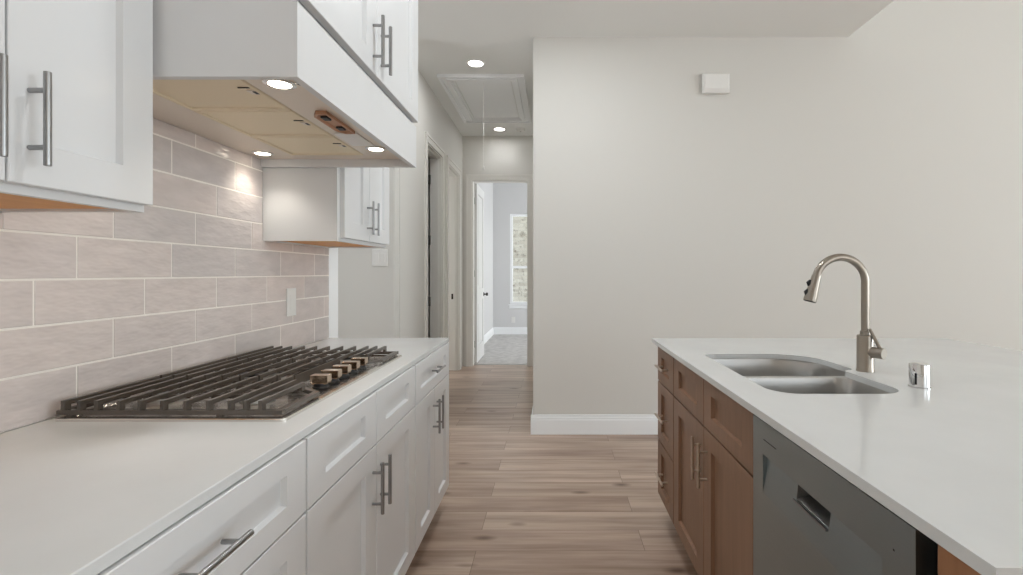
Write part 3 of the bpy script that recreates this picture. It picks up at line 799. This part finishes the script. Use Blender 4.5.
for x, y, r in ((-1.05, 1.34, 0.040), (-0.80, 1.34, 0.034), (-0.97, 1.64, 0.055), (-1.05, 1.94, 0.034), (-0.80, 1.94, 0.040)):
    m = MB(); m.lathe((x, y, CT+0.003), [(r*1.5, 0), (r*1.45, 0.003), (r*1.05, 0.004), (r, 0.016), (r*0.9, 0.017)], 28)
    bu = obj('burner', m, M['alu'], ck, 0, True)
    m = MB(); m.lathe((x, y, CT+0.0195), [(r*0.95, 0), (r*0.97, 0.004), (r*0.9, 0.007), (r*0.2, 0.008)], 28)
    obj('burner_cap', m, M['black_enamel'], bu, 0, True)
for i in range(5):
    y = 1.502+i*0.0745; x = -0.697
    m = MB(); m.lathe((x, y, CT+0.0075), [(0.024, 0), (0.024, 0.003), (0.0205, 0.005), (0.0205, 0.013)], 28)
    kb = obj('knob', m, M['black'], ck, 0, True)
    # D-shaped grip standing on the skirt
    m = MB(); zb_ = CT+0.0205; prof = round_poly([(x-0.026, zb_+0.025, 0.001), (x-0.026, zb_-0.002, 0.007), (x+0.026, zb_-0.002, 0.007), (x+0.026, zb_+0.025, 0.001)], 4)
    cx_, cz_ = x, zb_+0.0115
    def pr(y_, k): return [(cx_+(p[0]-cx_)*k, y_, cz_+(p[1]-cz_)*k) for p in prof]
    m.loft([pr(y-0.013, 0.86), pr(y-0.015, 0.88), pr(y-0.015, 1.0), pr(y+0.014, 1.0)], True, True)
    obj('grip', m, M['knob'], kb, 0.0008)

# ------------------------------------------------------------------ small fittings
# outlet on the tiles
ol = thing('wall_outlet', 'white outlet with flat cover plate on the grey tile beside the cooktop', 'outlet', (TX, 2.305, 1.13))
obj('cover_plate', boxes((TX, TX+0.006, 2.265, 2.345, 1.066, 1.194)), M['plastic'], ol, 0.003)
obj('receptacle', boxes((TX+0.006, TX+0.008, 2.288, 2.322, 1.097, 1.163)), M['plastic'], ol, 0.001)
sw = thing('light_switch', 'pale two-gang light switch on the passage wall beyond the white wall cabinet', 'switch', (-1.339, 3.87, 1.38))
obj('cover_plate', boxes((-1.40, -1.278, 3.863, 3.87, 1.315, 1.445)), M['plastic'], sw, 0.003)
for x in (-1.364, -1.314): obj('rocker', boxes((x-0.017, x+0.017, 3.859, 3.863, 1.345, 1.415)), M['plastic'], sw, 0.001)
bo = thing('wall_outlet', 'small white outlet low on the bedroom wall below the window', 'outlet', (-0.81, YB, 0.30))
obj('cover_plate', boxes((-0.847, -0.773, YB-0.006, YB, 0.24, 0.36)), M['plastic'], bo, 0.002)
obj('receptacle', boxes((-0.827, -0.793, YB-0.008, YB-0.006, 0.267, 0.333)), M['plastic'], bo, 0.001)
# chime box on the big wall
dc = thing('door_chime', 'small white chime box mounted high on the blank front wall', 'chime', (1.266, YW, 2.735))
obj('back_plate', boxes((1.172, 1.362, YW-0.012, YW, 2.665, 2.808)), M['plastic'], dc, 0.003)
m = MB()
m.loft([[(1.163, YW-0.012, 2.660), (1.371, YW-0.012, 2.660), (1.371, YW-0.012, 2.812), (1.163, YW-0.012, 2.812)],
        [(1.163, YW-0.040, 2.660), (1.371, YW-0.040, 2.660), (1.371, YW-0.040, 2.812), (1.163, YW-0.040, 2.812)],
        [(1.178, YW-0.058, 2.690), (1.356, YW-0.058, 2.690), (1.356, YW-0.058, 2.800), (1.178, YW-0.058, 2.800)]], True, True)
obj('cover', m, M['plastic'], dc, 0.004)
# downlights
for (x, y), lab in zip(((-0.68, 4.40), (-0.687, 6.42)), ('round recessed downlight in the hall ceiling, before the attic hatch', 'round recessed downlight at the far end of the hall ceiling beside the smoke detector')):
    dl = thing('recessed_downlight', lab, 'ceiling light', (x, y, CEIL), 'hall downlights')
    m = MB(); m.lathe((x, y, CEIL-0.006), [(0.070, 0.0), (0.085, 0.003), (0.086, 0.006)], 32)
    obj('trim_ring', m, M['plastic'], dl, 0, True)
    m = MB(); m.lathe((x, y, CEIL-0.009), [(0.05, 0), (0.064, 0.001), (0.066, 0.003)], 32)
    obj('lens', m, M['lamp'], dl, 0, True)
    l = bpy.data.lights.new('downlight', 'AREA'); l.shape = 'DISK'; l.size = 0.12; l.energy = 5.0 if y < 5 else 1.8; l.color = (0.96, 0.98, 1.0)
    lo = bpy.data.objects.new('downlight', l); COL.objects.link(lo); lo.parent = dl; lo.location = (0, 0, -0.02)
sd = thing('smoke_detector', 'small round white smoke detector on the hall ceiling right of the far downlight', 'smoke detector', (-0.417, 6.42, CEIL))
m = MB(); m.lathe((-0.417, 6.42, CEIL-0.035), [(0.040, 0), (0.052, 0.006), (0.056, 0.022), (0.062, 0.024), (0.062, 0.035)], 28)
obj('cover', m, M['plastic'], sd, 0, True)
m = MB(); m.lathe((-0.417, 6.42, CEIL-0.0385), [(0.010, 0), (0.012, 0.0035)], 16)
obj('test_button', m, M['alu'], sd, 0, True)
# attic hatch
AX0, AX1, AY0, AY1 = -1.078, -0.266, 4.64, 6.08
ah = thing('attic_hatch', 'white attic hatch panel with moulded frame and pull cord in the hall ceiling', 'attic hatch', (-0.67, 5.36, CEIL))
m = MB()
for w0, w1, th in ((0.0, 0.028, 0.030), (0.028, 0.070, 0.012), (0.070, 0.105, 0.032), (0.105, 0.130, 0.016)):
    x0, x1, y0, y1 = AX0+w0, AX1-w0, AY0+w0, AY1-w0; ww = w1-w0
    m.box(x0, x1, y0, y0+ww, CEIL-th, CEIL); m.box(x0, x1, y1-ww, y1, CEIL-th, CEIL)
    m.box(x0, x0+ww, y0+ww, y1-ww, CEIL-th, CEIL); m.box(x1-ww, x1, y0+ww, y1-ww, CEIL-th, CEIL)
obj('frame', m, M['trim'], ah, 0.002)
obj('panel', boxes((AX0+0.142, AX1-0.142, AY0+0.142, AY1-0.142, CEIL-0.006, CEIL-0.001)), M['trim'], ah, 0.002)
m = MB(); cx, cy = -0.672, AY0+0.20
m.cyl((cx, cy, 2.30), (cx, cy, CEIL-0.006), 0.0016, n=8); m.lathe((cx, cy, 2.262), [(0.004, 0), (0.010, 0.008), (0.008, 0.03), (0.003, 0.04)], 12)
obj('pull_cord', m, M['plastic'], ah, 0, True)
